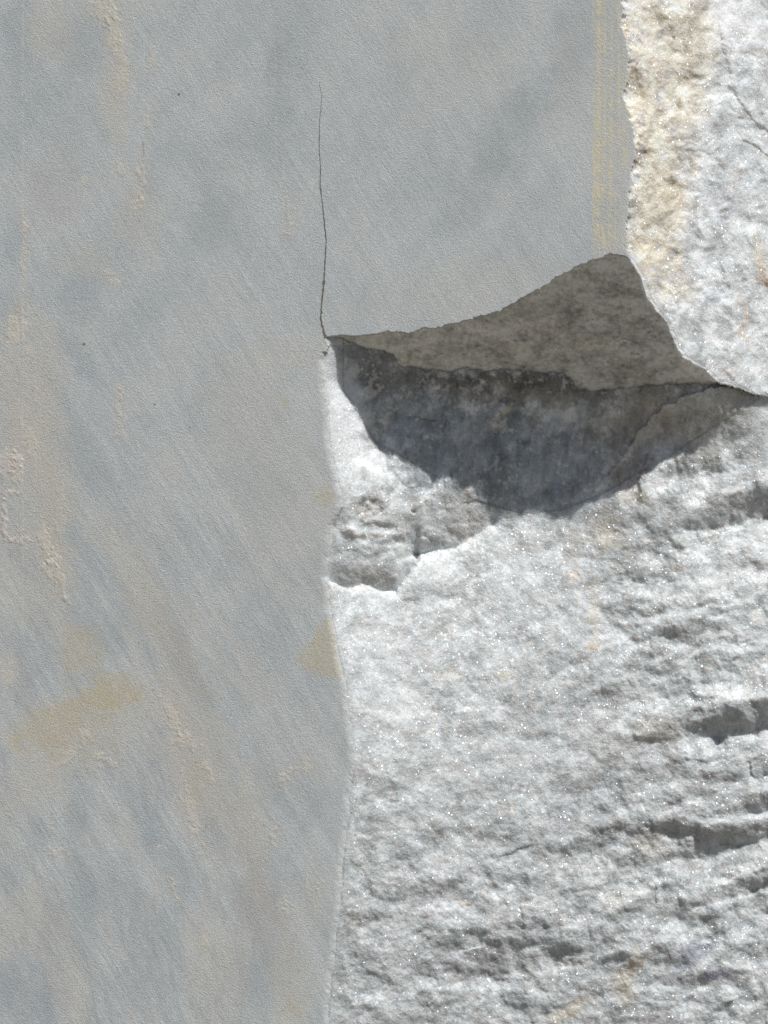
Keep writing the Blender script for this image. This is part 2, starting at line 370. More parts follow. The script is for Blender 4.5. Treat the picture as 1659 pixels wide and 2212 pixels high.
# dark blue-grey clouds
for a in [(640,60,40,120,15,BL,.45),(540,290,80,45,-50,BL,.45),(460,470,90,60,-50,BL,.5),(600,180,24,110,0,BL2,.3),(1150,200,55,30,-50,BL,.45),
          (1090,290,110,55,-50,BL,.5),(1040,390,90,50,-50,BL,.4),(990,470,70,40,-40,BL,.32),(1230,110,40,110,10,BRN,.22),(190,90,70,60,30,BL2,.4),
          (150,240,70,70,30,BL,.28),(40,90,30,80,0,BL2,.35),(35,520,30,60,0,BL2,.35),(170,640,50,60,20,BL2,.4),(120,410,60,70,0,BRN,.25),
          (175,780,60,22,55,BL2,.5),(160,900,120,22,60,BL,.32),(240,1080,220,35,58,BL,.32),(230,1240,200,40,50,BL,.35),(110,1270,150,34,48,BL2,.38),
          (170,1750,24,150,5,BL,.5),(185,1950,22,90,0,BL2,.3),(50,2150,60,90,-40,BL2,.45),(560,1230,0.1,0.1,0,BL,.1),(690,1240,28,45,0,BL,.45),(640,1720,70,60,0,BL,.25),
          (520,1720,110,20,62,BL,.4),(560,1980,90,30,60,BRN,.38),(590,2120,60,60,0,BL2,.3),(390,1420,130,26,62,BRN,.3),(560,1050,70,50,40,BL2,.28),
          (330,1800,200,26,58,BL2,.3),(560,1900,160,18,66,BRN,.35),(330,2000,120,60,50,BL2,.22),(60,1400,70,60,0,BL2,.2),(310,2150,90,50,0,BL2,.22)]:
    st(*a)
# warm pale zones
for a in [(110,60,60,80,0,WARM,.35),(250,200,26,120,0,WARM,.5),(60,850,70,160,0,WARM,.42),(90,1010,60,170,-12,WARM,.45),(200,1600,220,60,-30,WARM,.4),(60,1250,80,120,0,WARM,.3),(290,1250,40,120,-25,CREAM,.28),
          (110,1140,26,260,-6,WARM,.45),(330,1330,50,90,-30,WARM,.35),(530,900,90,120,-20,WARM,.28),(620,1120,120,160,-10,WARM,.22),(1000,620,200,60,-10,WARM,.2),(960,120,120,90,0,WARM,.18),
          (430,1650,60,170,-18,WARM,.5),(620,2130,40,120,0,WARM,.4),(480,2100,60,120,0,WARM,.3),(300,470,50,80,0,WARM,.3),(550,1800,24,150,-8,WARM,.4),
          (180,560,60,40,0,WARM,.3),(640,770,110,30,-8,WARM,.2),(60,1980,60,60,0,WARM,.25),(150,2110,40,110,-10,WARM,.3)]:
    st(*a)
# ochre stains
for a in [(235,1495,60,34,-20,OCH,.85),(120,1565,80,56,-20,OCH,.8),(180,1420,34,60,-30,OCH,.6),(190,1550,70,40,-30,OCH,.4),(15,1450,18,30,0,CREAM,.6),
          (702,1070,18,12,0,OCH,.6),(620,865,7,10,0,OCH,.6),(575,1010,5,22,-20,OCH,.4),(430,1700,18,40,0,OCH,.35),(35,700,12,40,0,OCH,.4),
          (180,385,10,8,0,CREAM,.5),(640,2170,18,22,0,OCH,.35)]:
    st(*a)
tw = np.interp(GY, [1318, 1365, 1425, 1448, 1476, 1480], [0, 42, 92, 80, 10, 0])
tm = sstep(-9, 12, GX + 5*jx + 5*nC - (xl - tw))*(tw > 1)*sstep(1310, 1345, GY)*(1-sstep(1455, 1480, GY + 6*nC))
cs = mixc(cs, C3(.56, .50, .36), .72*tm*(.85+.3*nC))
# raised mortar smears -------------------------------------------------------
relief = np.zeros_like(GX)
mort = np.zeros(GX.shape, np.int32)
def smear(i, x, y, rx_, ry_, ang, colr, k, h=2.2, nz=1.0, vr=.5):
    global cs, relief, mort
    m0 = blob2(x, y, rx_, ry_, ang, 2.2)
    m = sstep(.30, .70, m0 + nz*(.30*nB + .26*nC) + vr*.30*ver)
    m = m*(m0 > .05)*(GX < xl)*above_or_left
    cs = mixc(cs, colr, .8*k*m); halo = sstep(.02, .9, np.minimum(1, blob2(x, y, rx_*2.6, ry_*1.8, ang, 2))*(1+.5*nB+.3*ver)); cs = mixc(cs, WARM, .30*k*halo*above_or_left)
    relief = relief + h*m*(1 + .35*nC + .5*vr*ver)
    mort[(m > .5)] = i
above_or_left = sawn
smear(1, 225,10,26,34,0,CREAM*1.02,.85,3); smear(1, 245,75,12,60,-5,CREAM,.8,3); smear(1, 262,130,14,60,0,CREAM,.6,2)
smear(2, 328,120,6,30,0,CREAM,.6,2); smear(2, 326,260,7,26,0,CREAM,.55,2)
smear(3, 305,400,8,40,8,CREAM*.98,.85,3); smear(3, 257,360,9,20,0,CREAM*.95,.7,2); smear(3, 293,440,14,18,0,PINK,.5,2)
smear(4, 243,605,10,10,0,CREAM,.7,2.5); smear(5, 52,560,6,70,0,CREAM,.6,2); smear(5, 55,490,4,14,0,CREAM,.7,2)
smear(6, 30,720,26,40,0,CREAM*1.03,.75,3); smear(6, 60,765,14,8,20,PINK,.6,2.5)
smear(7, 8,1000,30,26,0,PINK,.85,4); smear(7, 36,1020,9,30,0,PINK,.85,4); smear(7, 25,1068,28,8,0,PINK,.95,5); smear(7, 12,1110,6,50,0,PINK,.95,5); smear(7, 38,1165,20,7,0,PINK,.95,5)
smear(8, 255,885,7,40,0,CREAM*1.03,.8,3); smear(8, 257,845,6,10,0,PINK,.7,3)
smear(9, 98,1175,14,34,-12,CREAM,.85,4); smear(9, 108,1225,9,36,-12,CREAM,.8,4); smear(9, 127,1235,6,60,-8,CREAM,.8,4); smear(9, 142,1292,12,12,0,PINK,.95,5)
smear(10, 70,960,12,50,-15,CREAM,.6,2); smear(10, 132,1120,10,80,-5,WARM*1.04,.7,2)
smear(11, 38,1282,5,4,0,PINK,.9,3,.2); smear(11, 4,1290,4,5,0,PINK,.9,3,.2)
smear(12, 180,1590,14,20,0,PINK*.98,.7,2.5); smear(12, 145,1640,28,12,-35,CREAM,.5,2); smear(12, 232,1650,22,10,15,CREAM,.7,3); smear(12, 218,1632,8,14,-20,CREAM,.7,3)
smear(13, 375,1560,16,50,-22,CREAM,.8,3); smear(13, 395,1600,26,24,0,CREAM*.98,.6,2.5); smear(13, 415,1760,10,70,-10,CREAM*.98,.7,2.5); smear(13, 450,1670,5,26,-10,PINK,.8,3)
smear(14, 622,1670,24,10,-30,CREAM,.8,3); smear(14, 658,1655,10,14,0,CREAM,.6,2)
smear(15, 122,1835,18,8,-10,PINK,.75,3); smear(16, 375,1915,7,22,-12,CREAM,.8,3); smear(16, 347,1840,5,10,0,CREAM,.7,2)
smear(17, 593,1815,6,16,0,PINK,.8,3); smear(17, 617,1950,4,34,-4,CREAM*.97,.8,2.5); smear(17, 662,1910,4,30,0,CREAM*.97,.8,2.5); smear(17, 690,1940,5,46,0,CREAM*.97,.8,2.5)
smear(18, 620,450,6,60,-4,WARM*1.1,.6,2); smear(18, 613,505,6,14,0,PINK,.6,2.5); smear(18, 602,130,7,110,0,BL2*1.05,.35,1)
smear(19, 333,2020,5,4,0,PINK,.8,3,.2); smear(19, 435,2030,10,12,0,CREAM,.6,2); smear(19, 484,2060,4,30,-10,CREAM,.6,2)
smear(20, 1256,180,8,14,0,CREAM*1.04,.9,3,.7); smear(21, 1240,440,3,26,0,CREAM,.55,1.5)
smear(22, 240,1160,12,26,0,WARM,.5,2); smear(22, 15,1760,4,40,0,WARM,.5,2)
# vertical light scratch at the far left
for (x, w_, y0, y1, k) in [(50,2.2,-900,1400,.55),(28,2,1350,1800,.35),(62,1.4,200,900,.3),(613,3,320,520,.4),(596,2.2,80,400,.35),(312,1.6,0,340,.4),(530,1.5,1800,2150,.3),(612,1.4,1790,1960,.35)]:
    m = np.exp(-((GX-x-2*fbm(GX*0, GY, 120, 2, 301))/w_)**2)*sstep(y0, y0+60, GY)*(1-sstep(y1-60, y1, GY))*np.clip(.6+.9*fbm(GX*0+x, GY, 40, 3, 305), 0, 1)
    cs = mixc(cs, C3(.66, .65, .62), k*m); relief = relief - .6*m
# long pale band of yellow mortar down the right edge of the sawn face
band_x = sstep(1276, 1284, GX + 2*jy)*(GX < xs)*(GY < 560)
m = band_x*sstep(.05, .75, .50 - (GX-1292)/140 + .75*fbm(GX, GY/60, 10, 3, 259, .5) + .25*nB + .10*nC)
m = m*(1-sstep(525, 550, GY))
m = m*sstep(-.5, .5, fbm(GX, GY, 46, 3, 251)+.3*nC+.25)
cs = mixc(cs, C3(.70, .63, .44), .85*m); relief = relief + .8*m
mort[(band_x > .5) & (GX < 1326) & (GY < 545)] = 30
cs = mixc(cs, C3(.60, .57, .48), .30*band_x*(1-m))
# thin diagonal pale scratches
for (x, y, L_, ang, wd, k) in [(480,775,50,-17,3,.5),(520,760,30,-17,2,.3),(600,1195,40,-3,4,.35),(740,178,60,-3,3,.35),(620,770,60,-8,2,.2),(310,320,14,85,2,-.8)]:
    a = D2R(ang); u = (GX-x)*math.cos(a)+(GY-y)*math.sin(a); v = -(GX-x)*math.sin(a)+(GY-y)*math.cos(a)
    m = np.exp(-(v/wd)**2)*(1-sstep(L_*.8, L_*1.1, abs(u)))
    cs = mixc(cs, C3(.62, .58, .50) if k > 0 else C3(.30, .18, .15), abs(k)*m*(.7+.6*nC))
# dark specks
for (x, y, r) in [(386,204,3.2),(181,744,3.4),(334,874,2.4),(410,923,1.8),(330,1492,1.8),(300,1389,1.6)]:
    m = blob(x, y, r, r, 0, 4); cs = mixc(cs, C3(.10, .08, .08), .85*m); relief = relief - 1.5*m
rs = np.random.RandomState(5)
for k in range(60):
    x = rs.uniform(0, 700); y = rs.uniform(0, 2200); r = rs.uniform(1.0, 1.9)
    i0, i1 = np.searchsorted(gx, [x-8, x+8]); j0, j1 = np.searchsorted(gy, [y-8, y+8])
    m = np.exp(-(((GX[j0:j1, i0:i1]-x)/r)**2 + ((GY[j0:j1, i0:i1]-y)/(r*rs.uniform(1, 2)))**2))
    cs[j0:j1, i0:i1] = mixc(cs[j0:j1, i0:i1], C3(.22, .19, .17), .5*m)
# worn arris, the soft glow along it put into the colour
am = np.exp(-np.maximum(xl-GX, 0)/9.0)*(GY > 740) + np.exp(-np.maximum(xs-GX, 0)/7.0)*(GY < 552)
cs = mixc(cs, C3(.66, .67, .65), .5*am*sawn)
d_saw = d_saw - relief*.13 + 4.5*np.clip(1-np.maximum(xl-GX, 0)/16.0, 0, 1)**2*(GY > 760)

# broken white marble
cw = ones[..., None]*C3(.640, .672, .676)
nD = fbm(wx2, wy2, 34, 4, 231, .65); nE = fbm(rx*.6, ry, 60, 4, 235, .6)
sdf = np.where(side, .45, 1.0)
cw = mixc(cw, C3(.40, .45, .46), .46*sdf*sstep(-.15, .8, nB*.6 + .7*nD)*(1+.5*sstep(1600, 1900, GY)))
cw = mixc(cw, C3(.60, .57, .55), .35*sstep(.0, .8, nE + .3*nC))
cw = mixc(cw, C3(.86, .87, .87), .55*sstep(.05, .6, -nD + .35*nC))
cw = mixc(cw, C3(.78, .78, .77), .5*sstep(.1, .8, -nB + .4*nC))
def sw(x, y, rx_, ry_, ang, colr, k, nz=1.0, p=2.2):
    global cw
    m = blob2(x, y, rx_, ry_, ang, p)
    if y < 720 and x > 1340: nz = nz*.5
    m = sstep(.15, .85, m + nz*(.28*nB + .26*nC + .16*nD)); cw = mixc(cw, colr, min(k*1.15, .9)*m)
TAN = C3(.74, .68, .565); OR = C3(.74, .55, .36); TAN2 = C3(.62, .56, .44); GRY = C3(.36, .40, .43); DK = C3(.16, .19, .21); LIL = C3(.40, .41, .46)
# side face
for a in [(1440,60,130,140,0,TAN,.62),(1430,230,100,150,10,TAN,.7),(1410,400,70,260,-4,TAN,.6),(1420,420,75,130,0,TAN,.60),(1420,560,70,60,20,TAN,.70),(1500,120,50,80,0,TAN,.45),
          (1415,42,20,22,0,TAN2,.7),(1368,150,12,26,0,TAN2,.8),(1385,215,18,26,0,TAN2,.5),(1385,325,22,14,0,TAN2,.5),(1395,530,38,20,15,TAN2,.9),(1450,420,32,60,-10,TAN2,.65),
          (1350,70,10,10,0,OR,.7),(1360,260,8,30,0,OR,.45),(1500,360,12,30,0,OR,.25),(1460,620,60,40,20,TAN,.5),
          (1648,590,14,36,-20,OR,.6),(1608,690,7,40,8,OR,.42),(1614,735,7,22,-30,OR,.45),(1596,640,6,20,10,OR,.25),(1640,540,20,40,0,TAN,.5),(1540,640,40,20,-10,LIL,.3),
          (1480,40,60,40,0,TAN2,.35),(1500,230,45,50,0,TAN2,.3),(1600,60,60,80,0,C3(.86,.87,.88),.5),(1560,430,30,60,0,C3(.55,.57,.6),.4)]:
    sw(*a)
# lower face
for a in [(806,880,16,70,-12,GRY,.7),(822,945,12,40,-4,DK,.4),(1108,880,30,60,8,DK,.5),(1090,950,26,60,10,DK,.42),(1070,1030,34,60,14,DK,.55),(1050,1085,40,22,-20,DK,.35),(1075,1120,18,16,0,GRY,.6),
          (900,1010,60,60,30,GRY,.45),(1000,960,150,110,0,GRY,.62),(1200,1010,150,100,0,GRY,.62),(1200,845,300,50,0,C3(.34,.32,.285),.7),(850,810,90,60,0,C3(.26,.26,.25),.75),(765,775,50,50,30,C3(.24,.25,.26),.7),(1150,825,340,22,1,C3(.22,.205,.18),.7),(900,900,90,70,20,GRY,.6),  # grey-blue and brown stone; the hollow's shade deepened in the colour too
          (1380,900,120,70,-20,C3(.48,.42,.34),.6),(1350,1010,70,50,-30,C3(.46,.42,.36),.5),(1560,880,90,40,-10,C3(.45,.42,.36),.5),(1480,960,90,50,0,C3(.5,.47,.42),.4),
          (1095,882,16,9,0,C3(.60,.58,.46),.8,.3),(1150,1060,80,40,0,C3(.42,.48,.54),.3),
          (1310,1150,40,50,0,TAN,.5),(1370,1075,40,20,0,TAN,.45),(1240,1240,14,16,0,OR,.35),(1285,1330,14,80,0,TAN,.45),(1282,1395,14,16,0,OR,.35),(1240,1180,16,40,0,TAN,.3),
          (1080,1460,24,16,30,C3(.80,.76,.64),.6),(985,1450,20,20,0,C3(.86,.84,.78),.5),(880,1465,14,14,0,C3(.86,.83,.76),.5),
          (1650,1090,40,50,0,C3(.42,.42,.42),.5),(1560,1090,60,30,0,C3(.55,.54,.52),.4),(1540,1380,100,40,0,C3(.5,.52,.53),.4),(1560,1560,120,30,0,C3(.55,.56,.56),.3),
          (1420,1580,60,40,0,C3(.60,.57,.50),.45),(1510,1790,120,40,0,C3(.5,.5,.49),.4),(1330,1620,60,60,0,C3(.66,.64,.60),.3),
          (1400,1830,40,30,0,TAN,.35),(1365,2080,24,30,20,TAN,.75),(1350,2130,30,40,0,TAN2,.5),(1235,2180,60,18,-28,TAN,.65),(1010,1950,20,8,0,OR,.3),(990,2112,30,6,5,TAN,.5),
          (1500,2060,60,26,-40,C3(.42,.43,.49),.65),(1540,2110,40,16,-20,C3(.38,.36,.46),.6),(1110,2000,70,40,0,C3(.55,.55,.56),.5),(1110,2160,40,30,30,C3(.45,.48,.52),.4),
          (850,2050,80,50,-20,C3(.60,.61,.62),.4),(1050,2080,120,40,-10,C3(.56,.56,.57),.5),(1300,1720,30,60,20,C3(.5,.53,.56),.4),(1220,1760,26,60,10,C3(.55,.57,.6),.35),
          (1330,1940,50,20,-20,TAN2,.25),(930,1900,90,60,0,C3(.86,.87,.88),.3),(840,1440,80,170,0,C3(.76,.78,.79),.3),(750,900,50,150,-10,C3(.80,.82,.83),.8),
          (790,1100,30,22,0,C3(.55,.53,.49),.5),(990,1120,60,50,-20,C3(.62,.61,.59),.5),(800,1240,70,30,0,C3(.60,.59,.57),.5),(775,1150,14,12,0,C3(.84,.82,.80),.6)]:  # greys over the chipped facets put part of their shading into the colour
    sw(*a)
gw = GX + jx*5 + jf*1.5; gh = GY + jy*5 - jf*1.5
gr1 = cells(gw, gh, 9, 501); gr2 = cells(gw+6*jy, gh*1.2, 24, 505); gr3 = cells(gw+9*jy, gh*1.3+6*jx, 52, 509)
cw = cw*(1 + .055*gr1 + .05*gr2*np.clip(.6+nB, 0, 1.6) + .035*gr3)[..., None]
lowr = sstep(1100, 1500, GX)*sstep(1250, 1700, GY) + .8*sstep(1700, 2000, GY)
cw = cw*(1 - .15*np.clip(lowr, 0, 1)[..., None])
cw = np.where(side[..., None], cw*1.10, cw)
nH = .7*fbm(wx*1.15+wy*.3, wy*.85, 52, 5, 153, .62) + .30*gr2 + .22*gr3 + .18*gr1
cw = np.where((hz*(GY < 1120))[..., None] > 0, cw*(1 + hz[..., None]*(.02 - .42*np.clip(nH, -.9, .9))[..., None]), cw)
cu_ = ones[..., None]*C3(.71, .70, .655)
lay = fbm(GX*.5+GY*.35, GY*1.1-GX*.12, 26, 6, 401, .75)
cu_ = mixc(cu_, C3(.42, .415, .38), .5*sstep(-.3, .7, lay)); cu_ = mixc(cu_, C3(.74, .71, .63), .5*sstep(.1, .8, -lay))
cu_ = mixc(cu_, C3(.80, .79, .71), .75*np.exp(-(C-GY)/15)); cu_ = mixc(cu_, C3(.74, .73, .67), .7*np.exp(-np.maximum(GY-E, 0)/18))  # pale rims: light glowing through the stone, put into the colour
cu_ = mixc(cu_, C3(.68, .66, .57), .75*sstep(.4, .6, blob(1275, 738, 42, 16, -12, 3)+.2*nC))
cu_ = mixc(cu_, C3(.84, .83, .77), .8*sstep(-75, -4, GX-(1356+(GY-555)*.74)))  # broad right rim paled, its translucent glow painted in
cu_ = cu_*(1 + .05 + .07*gr1 + .06*gr2 + .24*fbm(GX*.8+GY*.3, GY*1.25-GX*.2, 11, 4, 405, .75) + .34*fbm(GX, GY*1.3, 60, 4, 409))[..., None]
for k in range(110):
    x = rs.uniform(860, 1500); y = rs.uniform(560, 835); r = rs.uniform(1.2, 2.6)
    i0, i1 = np.searchsorted(gx, [x-10, x+10]); j0, j1 = np.searchsorted(gy, [y-10, y+10])
    m = np.exp(-(((GX[j0:j1, i0:i1]-x)/(r*rs.uniform(1, 2.2)))**2 + ((GY[j0:j1, i0:i1]-y)/r)**2))
    cu_[j0:j1, i0:i1] = mixc(cu_[j0:j1, i0:i1], C3(.14, .12, .10), .7*m)

# ================================================================== assemble the field
d = np.where(sawn, d_saw, np.where(side, d_side, np.where(under, d_und, d_low)))
far = np.maximum(0, np.maximum(GX-1750, 0))
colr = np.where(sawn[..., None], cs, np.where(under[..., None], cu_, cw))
colr = np.clip(colr, .03, .9)
dm = d*S
k = (CD + dm)/CD
PX = (GX - W/2)*S*k; PY = dm; PZ = CZ - (GY - H/2)*S*k
P = np.stack([PX, PY, PZ], -1).astype(np.float32)
ground_z = float(PZ[-1].min())
# vertex normals from the whole field, so the parts meet without seams
du = np.gradient(P, axis=1); dv = np.gradient(P, axis=0)
N = np.cross(du, dv); N /= np.linalg.norm(N, axis=-1, keepdims=True) + 1e-12
N = np.where(N[..., 1:2] > 0, -N, N)

# part id of every quad
hollow = lower & (GY < 1125) & ((GX-700) > (GY-740)*.95*.0)
sh = curve([(700,735),(735,830),(820,965),(930,1030),(1040,1095),(1135,1122),(1220,1115),(1300,1085),(1370,1045),(1450,1000),(1560,930),(1659,868),(2100,1010),(3000,1400)])
hollow = lower & (GY < sh(GX+10) - 14) & (GX < 1640) & (GX > 740)
pid = np.zeros(GX.shape, np.int32)
pid[side] = 1; pid[under] = 2; pid[lower] = 3; pid[hollow] = 4
ms = sawn & (mort > 0)
pid[ms] = 100 + mort[ms]
# bottom-left small hollow with the grey facets
chip = lower & (GY < curve([(700,1256),(752,1271),(783,1259),(819,1275),(856,1277),(889,1228),(917,1195),(984,1182),(1048,1143),(1078,1121),(1100,1100)])(GX)) \
       & (GY > curve([(700,1030),(800,1040),(900,1060),(980,1075),(1040,1100),(1090,1121)])(GX)) & (GX < 1085)
qid = pid[:-1, :-1].copy()
um = qid == 2
for _ in range(5):
    g_ = um.copy(); g_[1:] |= um[:-1]; g_[:-1] |= um[1:]; g_[:, 1:] |= um[:, :-1]; g_[:, :-1] |= um[:, 1:]; um = g_
qid[um & (qid == 1) & (GX[:-1, :-1] > 1360)] = 2
def islands(mask):
    js, is_ = np.nonzero(mask); todo = set(zip(js.tolist(), is_.tolist())); out = []
    while todo:
        s0 = todo.pop(); st_ = [s0]; comp = [s0]
        while st_:
            a, b = st_.pop()
            for da in (-1, 0, 1):
                for db in (-1, 0, 1):
                    q = (a+da, b+db)
                    if q in todo: todo.remove(q); st_.append(q); comp.append(q)
        out.append(comp)
    return out
parts_mort = []
for comp in islands(qid >= 100):
    c_ = np.array(comp); big_ = len(comp) > 260
    lab = int(np.bincount(qid[c_[:, 0], c_[:, 1]]).argmax())-100
    qid[c_[:, 0], c_[:, 1]] = (200 + len(parts_mort)) if big_ else 0
    if big_: parts_mort.append(lab)
for kk_, to in ((5, 3), (4, 3), (2, 3), (1, 0)):
    cs_ = sorted(islands(qid == kk_), key=len)[:-1]
    for comp in cs_:
        c_ = np.array(comp); qid[c_[:, 0], c_[:, 1]] = to
cs_ = sorted(islands(qid == 3), key=len)[:-1]
for comp in cs_:
    c_ = np.array(comp); b_ = qid[max(c_[0, 0]-2, 0), c_[0, 1]]; qid[c_[:, 0], c_[:, 1]] = 4 if c_[0, 0] < 1e9 and GY[c_[0, 0], 0] > 745 else 2

# ================================================================== materials
def newmat(name):
    m = bpy.data.materials.new(name); m.use_nodes = True; m.node_tree.nodes.clear(); return m, m.node_tree
def nd(t, kind, **kw):
    n = t.nodes.new(kind)
    for a, b in kw.items(): setattr(n, a, b)
    return n
def mathn(t, op, a, b=None, c=None):
    n = nd(t, 'ShaderNodeMath', operation=op)
    for i, v in enumerate((a, b, c)):
        if v is None: continue
        if isinstance(v, (int, float)): n.inputs[i].default_value = v
        else: t.links.new(v, n.inputs[i])
    return n.outputs[0]

def stone(name, rough, grain_scale, grain_col, bump_d, bump2_d, sparkle, stretch=None, tilt=1.5, grough=.30, sss=0):
    m, t = newmat(name); L = t.links.new
    out = nd(t, 'ShaderNodeOutputMaterial'); p = nd(t, 'ShaderNodeBsdfPrincipled')
    at = nd(t, 'ShaderNodeAttribute', attribute_name='pigment')
    tc = nd(t, 'ShaderNodeTexCoord')
    mp = nd(t, 'ShaderNodeMapping'); L(tc.outputs['Object'], mp.inputs[0])
    if stretch:
        mp.inputs['Rotation'].default_value = (0, stretch[0], 0); mp.inputs['Scale'].default_value = (1, 1, 1)
        mp2 = nd(t, 'ShaderNodeMapping'); L(mp.outputs[0], mp2.inputs[0]); mp2.inputs['Scale'].default_value = (1, 1, stretch[1]); V = mp2.outputs[0]
    else: V = mp.outputs[0]
    n1 = nd(t, 'ShaderNodeTexNoise'); n1.inputs['Scale'].default_value = grain_scale; n1.inputs['Detail'].default_value = 4; n1.inputs['Roughness'].default_value = .7
    L(V, n1.inputs['Vector'])
    n2 = nd(t, 'ShaderNodeTexVoronoi'); n2.inputs['Scale'].default_value = grain_scale*1.0
    L(tc.outputs['Object'], n2.inputs['Vector'])
    # grain colour
    f = mathn(t, 'MULTIPLY_ADD', n1.outputs[0], grain_col*2, 1-grain_col)
    f2 = nd(t, 'ShaderNodeSeparateColor'); L(n2.outputs['Color'], f2.inputs[0])
    g = mathn(t, 'MULTIPLY_ADD', f2.outputs[0], grain_col*.7, 1-grain_col*.35)
    fm = mathn(t, 'MULTIPLY', f, g)
    mx = nd(t, 'ShaderNodeVectorMath', operation='SCALE'); L(at.outputs['Color'], mx.inputs[0]); L(fm, mx.inputs['Scale'])
    L(mx.outputs[0], p.inputs['Base Color'])
    p.inputs['Roughness'].default_value = rough
    if sss: p.subsurface_method = 'RANDOM_WALK'; p.inputs['Subsurface Weight'].default_value = sss; p.inputs['Subsurface Radius'].default_value = (1, .9, .8); p.inputs['Subsurface Scale'].default_value = .010
    p.inputs['Specular IOR Level'].default_value = .3
    # bump: grain + crystals
    b1 = nd(t, 'ShaderNodeBump'); b1.inputs['Strength'].default_value = 1; b1.inputs['Distance'].default_value = bump_d
    L(n1.outputs[0], b1.inputs['Height'])
    b2 = nd(t, 'ShaderNodeBump'); b2.inputs['Strength'].default_value = 1; b2.inputs['Distance'].default_value = bump2_d
    L(n2.outputs['Distance'], b2.inputs['Height']); L(b1.outputs[0], b2.inputs['Normal'])
    L(b2.outputs[0], p.inputs['Normal'])
    if sparkle > 0:
        # cleavage faces of calcite crystals: each cell mirrors in its own direction
        vs = nd(t, 'ShaderNodeTexVoronoi'); vs.inputs['Scale'].default_value = 800; L(tc.outputs['Object'], vs.inputs['Vector'])
        sub = nd(t, 'ShaderNodeVectorMath', operation='SUBTRACT'); L(vs.outputs['Color'], sub.inputs[0]); sub.inputs[1].default_value = (.5, .5, .5)
        scl = nd(t, 'ShaderNodeVectorMath', operation='SCALE'); L(sub.outputs[0], scl.inputs[0]); scl.inputs['Scale'].default_value = tilt
        ge = nd(t, 'ShaderNodeNewGeometry')
        add = nd(t, 'ShaderNodeVectorMath', operation='ADD'); L(scl.outputs[0], add.inputs[0]); L(ge.outputs['Normal'], add.inputs[1])
        nm = nd(t, 'ShaderNodeVectorMath', operation='NORMALIZE'); L(add.outputs[0], nm.inputs[0])
        gl = nd(t, 'ShaderNodeBsdfGlossy'); gl.inputs['Roughness'].default_value = grough; L(nm.outputs[0], gl.inputs['Normal'])
        gl.inputs['Color'].default_value = (.95, .97, 1, 1)
        # only part of the crystals are cleaved flat
        ms_ = mathn(t, 'GREATER_THAN', f2.outputs[1], .52); nz_ = nd(t, 'ShaderNodeTexNoise'); nz_.inputs['Scale'].default_value = 55; nz_.inputs['Detail'].default_value = 3; L(tc.outputs['Object'], nz_.inputs['Vector'])
        cl_ = mathn(t, 'MULTIPLY_ADD', nz_.outputs[0], 5.0, -1.9); cl_.node.use_clamp = True
        ms2 = mathn(t, 'MULTIPLY', mathn(t, 'MULTIPLY', ms_, sparkle), cl_)
        mix = nd(t, 'ShaderNodeMixShader'); L(ms2, mix.inputs[0]); L(p.outputs[0], mix.inputs[1]); L(gl.outputs[0], mix.inputs[2])
        L(mix.outputs[0], out.inputs[0])
    else: L(p.outputs[0], out.inputs[0])
    return m
M_saw = stone('sawn_marble', .62, 800, .26, .00038, .0002, 0, (D2R(32), .45))
M_white = stone('broken_marble', .6, 480, .22, .0007, .0006, .08, sss=1.0)
M_under = stone('weathered_marble', .7, 480, .2, .0012, .0005, .03, sss=.5)
M_mort = stone('mortar', .8, 600, .16, .0004, .0002, 0, (D2R(32), .45))

# ================================================================== build meshes
def field_mesh(name, mask, mat, parent, label=None, tuck=0):
    if tuck:                       # the stone runs on a few millimetres beneath its neighbours
        core = np.zeros(P.shape[:2], bool)
        core[:-1, :-1] |= mask; core[1:, :-1] |= mask; core[:-1, 1:] |= mask; core[1:, 1:] |= mask
        mk = mask.copy()
        for _ in range(tuck):
            g_ = mk.copy(); g_[1:] |= mk[:-1]; g_[:-1] |= mk[1:]; g_[:, 1:] |= mk[:, :-1]; g_[:, :-1] |= mk[:, 1:]; mk = g_
        mask = mk
        PP = np.where(core[..., None], P, P - (N*0.0006).astype(np.float32))
    else: PP = P
    J, I = np.nonzero(mask)
    if len(J) == 0: return None
    base_ = J*nx + I
    quads = np.stack([base_, base_+nx, base_+nx+1, base_+1], 1)
    used, inv = np.unique(quads, return_inverse=True)
    inv = inv.reshape(quads.shape)
    me = bpy.data.meshes.new(name)
    me.vertices.add(len(used)); me.vertices.foreach_set('co', PP.reshape(-1, 3)[used].ravel())
    me.loops.add(inv.size); me.loops.foreach_set('vertex_index', inv.ravel().astype(np.int32))
    me.polygons.add(len(inv)); me.polygons.foreach_set('loop_start', np.arange(0, inv.size, 4, dtype=np.int32))
    me.polygons.foreach_set('loop_total', np.full(len(inv), 4, np.int32))
    me.polygons.foreach_set('use_smooth', np.ones(len(inv), bool))
    me.update(calc_edges=True)
    ca = me.attributes.new('pigment', 'FLOAT_COLOR', 'POINT')
    cc = np.c_[colr.reshape(-1, 3)[used], np.ones(len(used))].astype(np.float32)
    ca.data.foreach_set('color', cc.ravel())
    me.normals_split_custom_set_from_vertices(N.reshape(-1, 3)[used].tolist())
    me.materials.append(mat)
    o = bpy.data.objects.new(name, me); col.objects.link(o); o.parent = parent
    if label: o['label'] = label
    return o

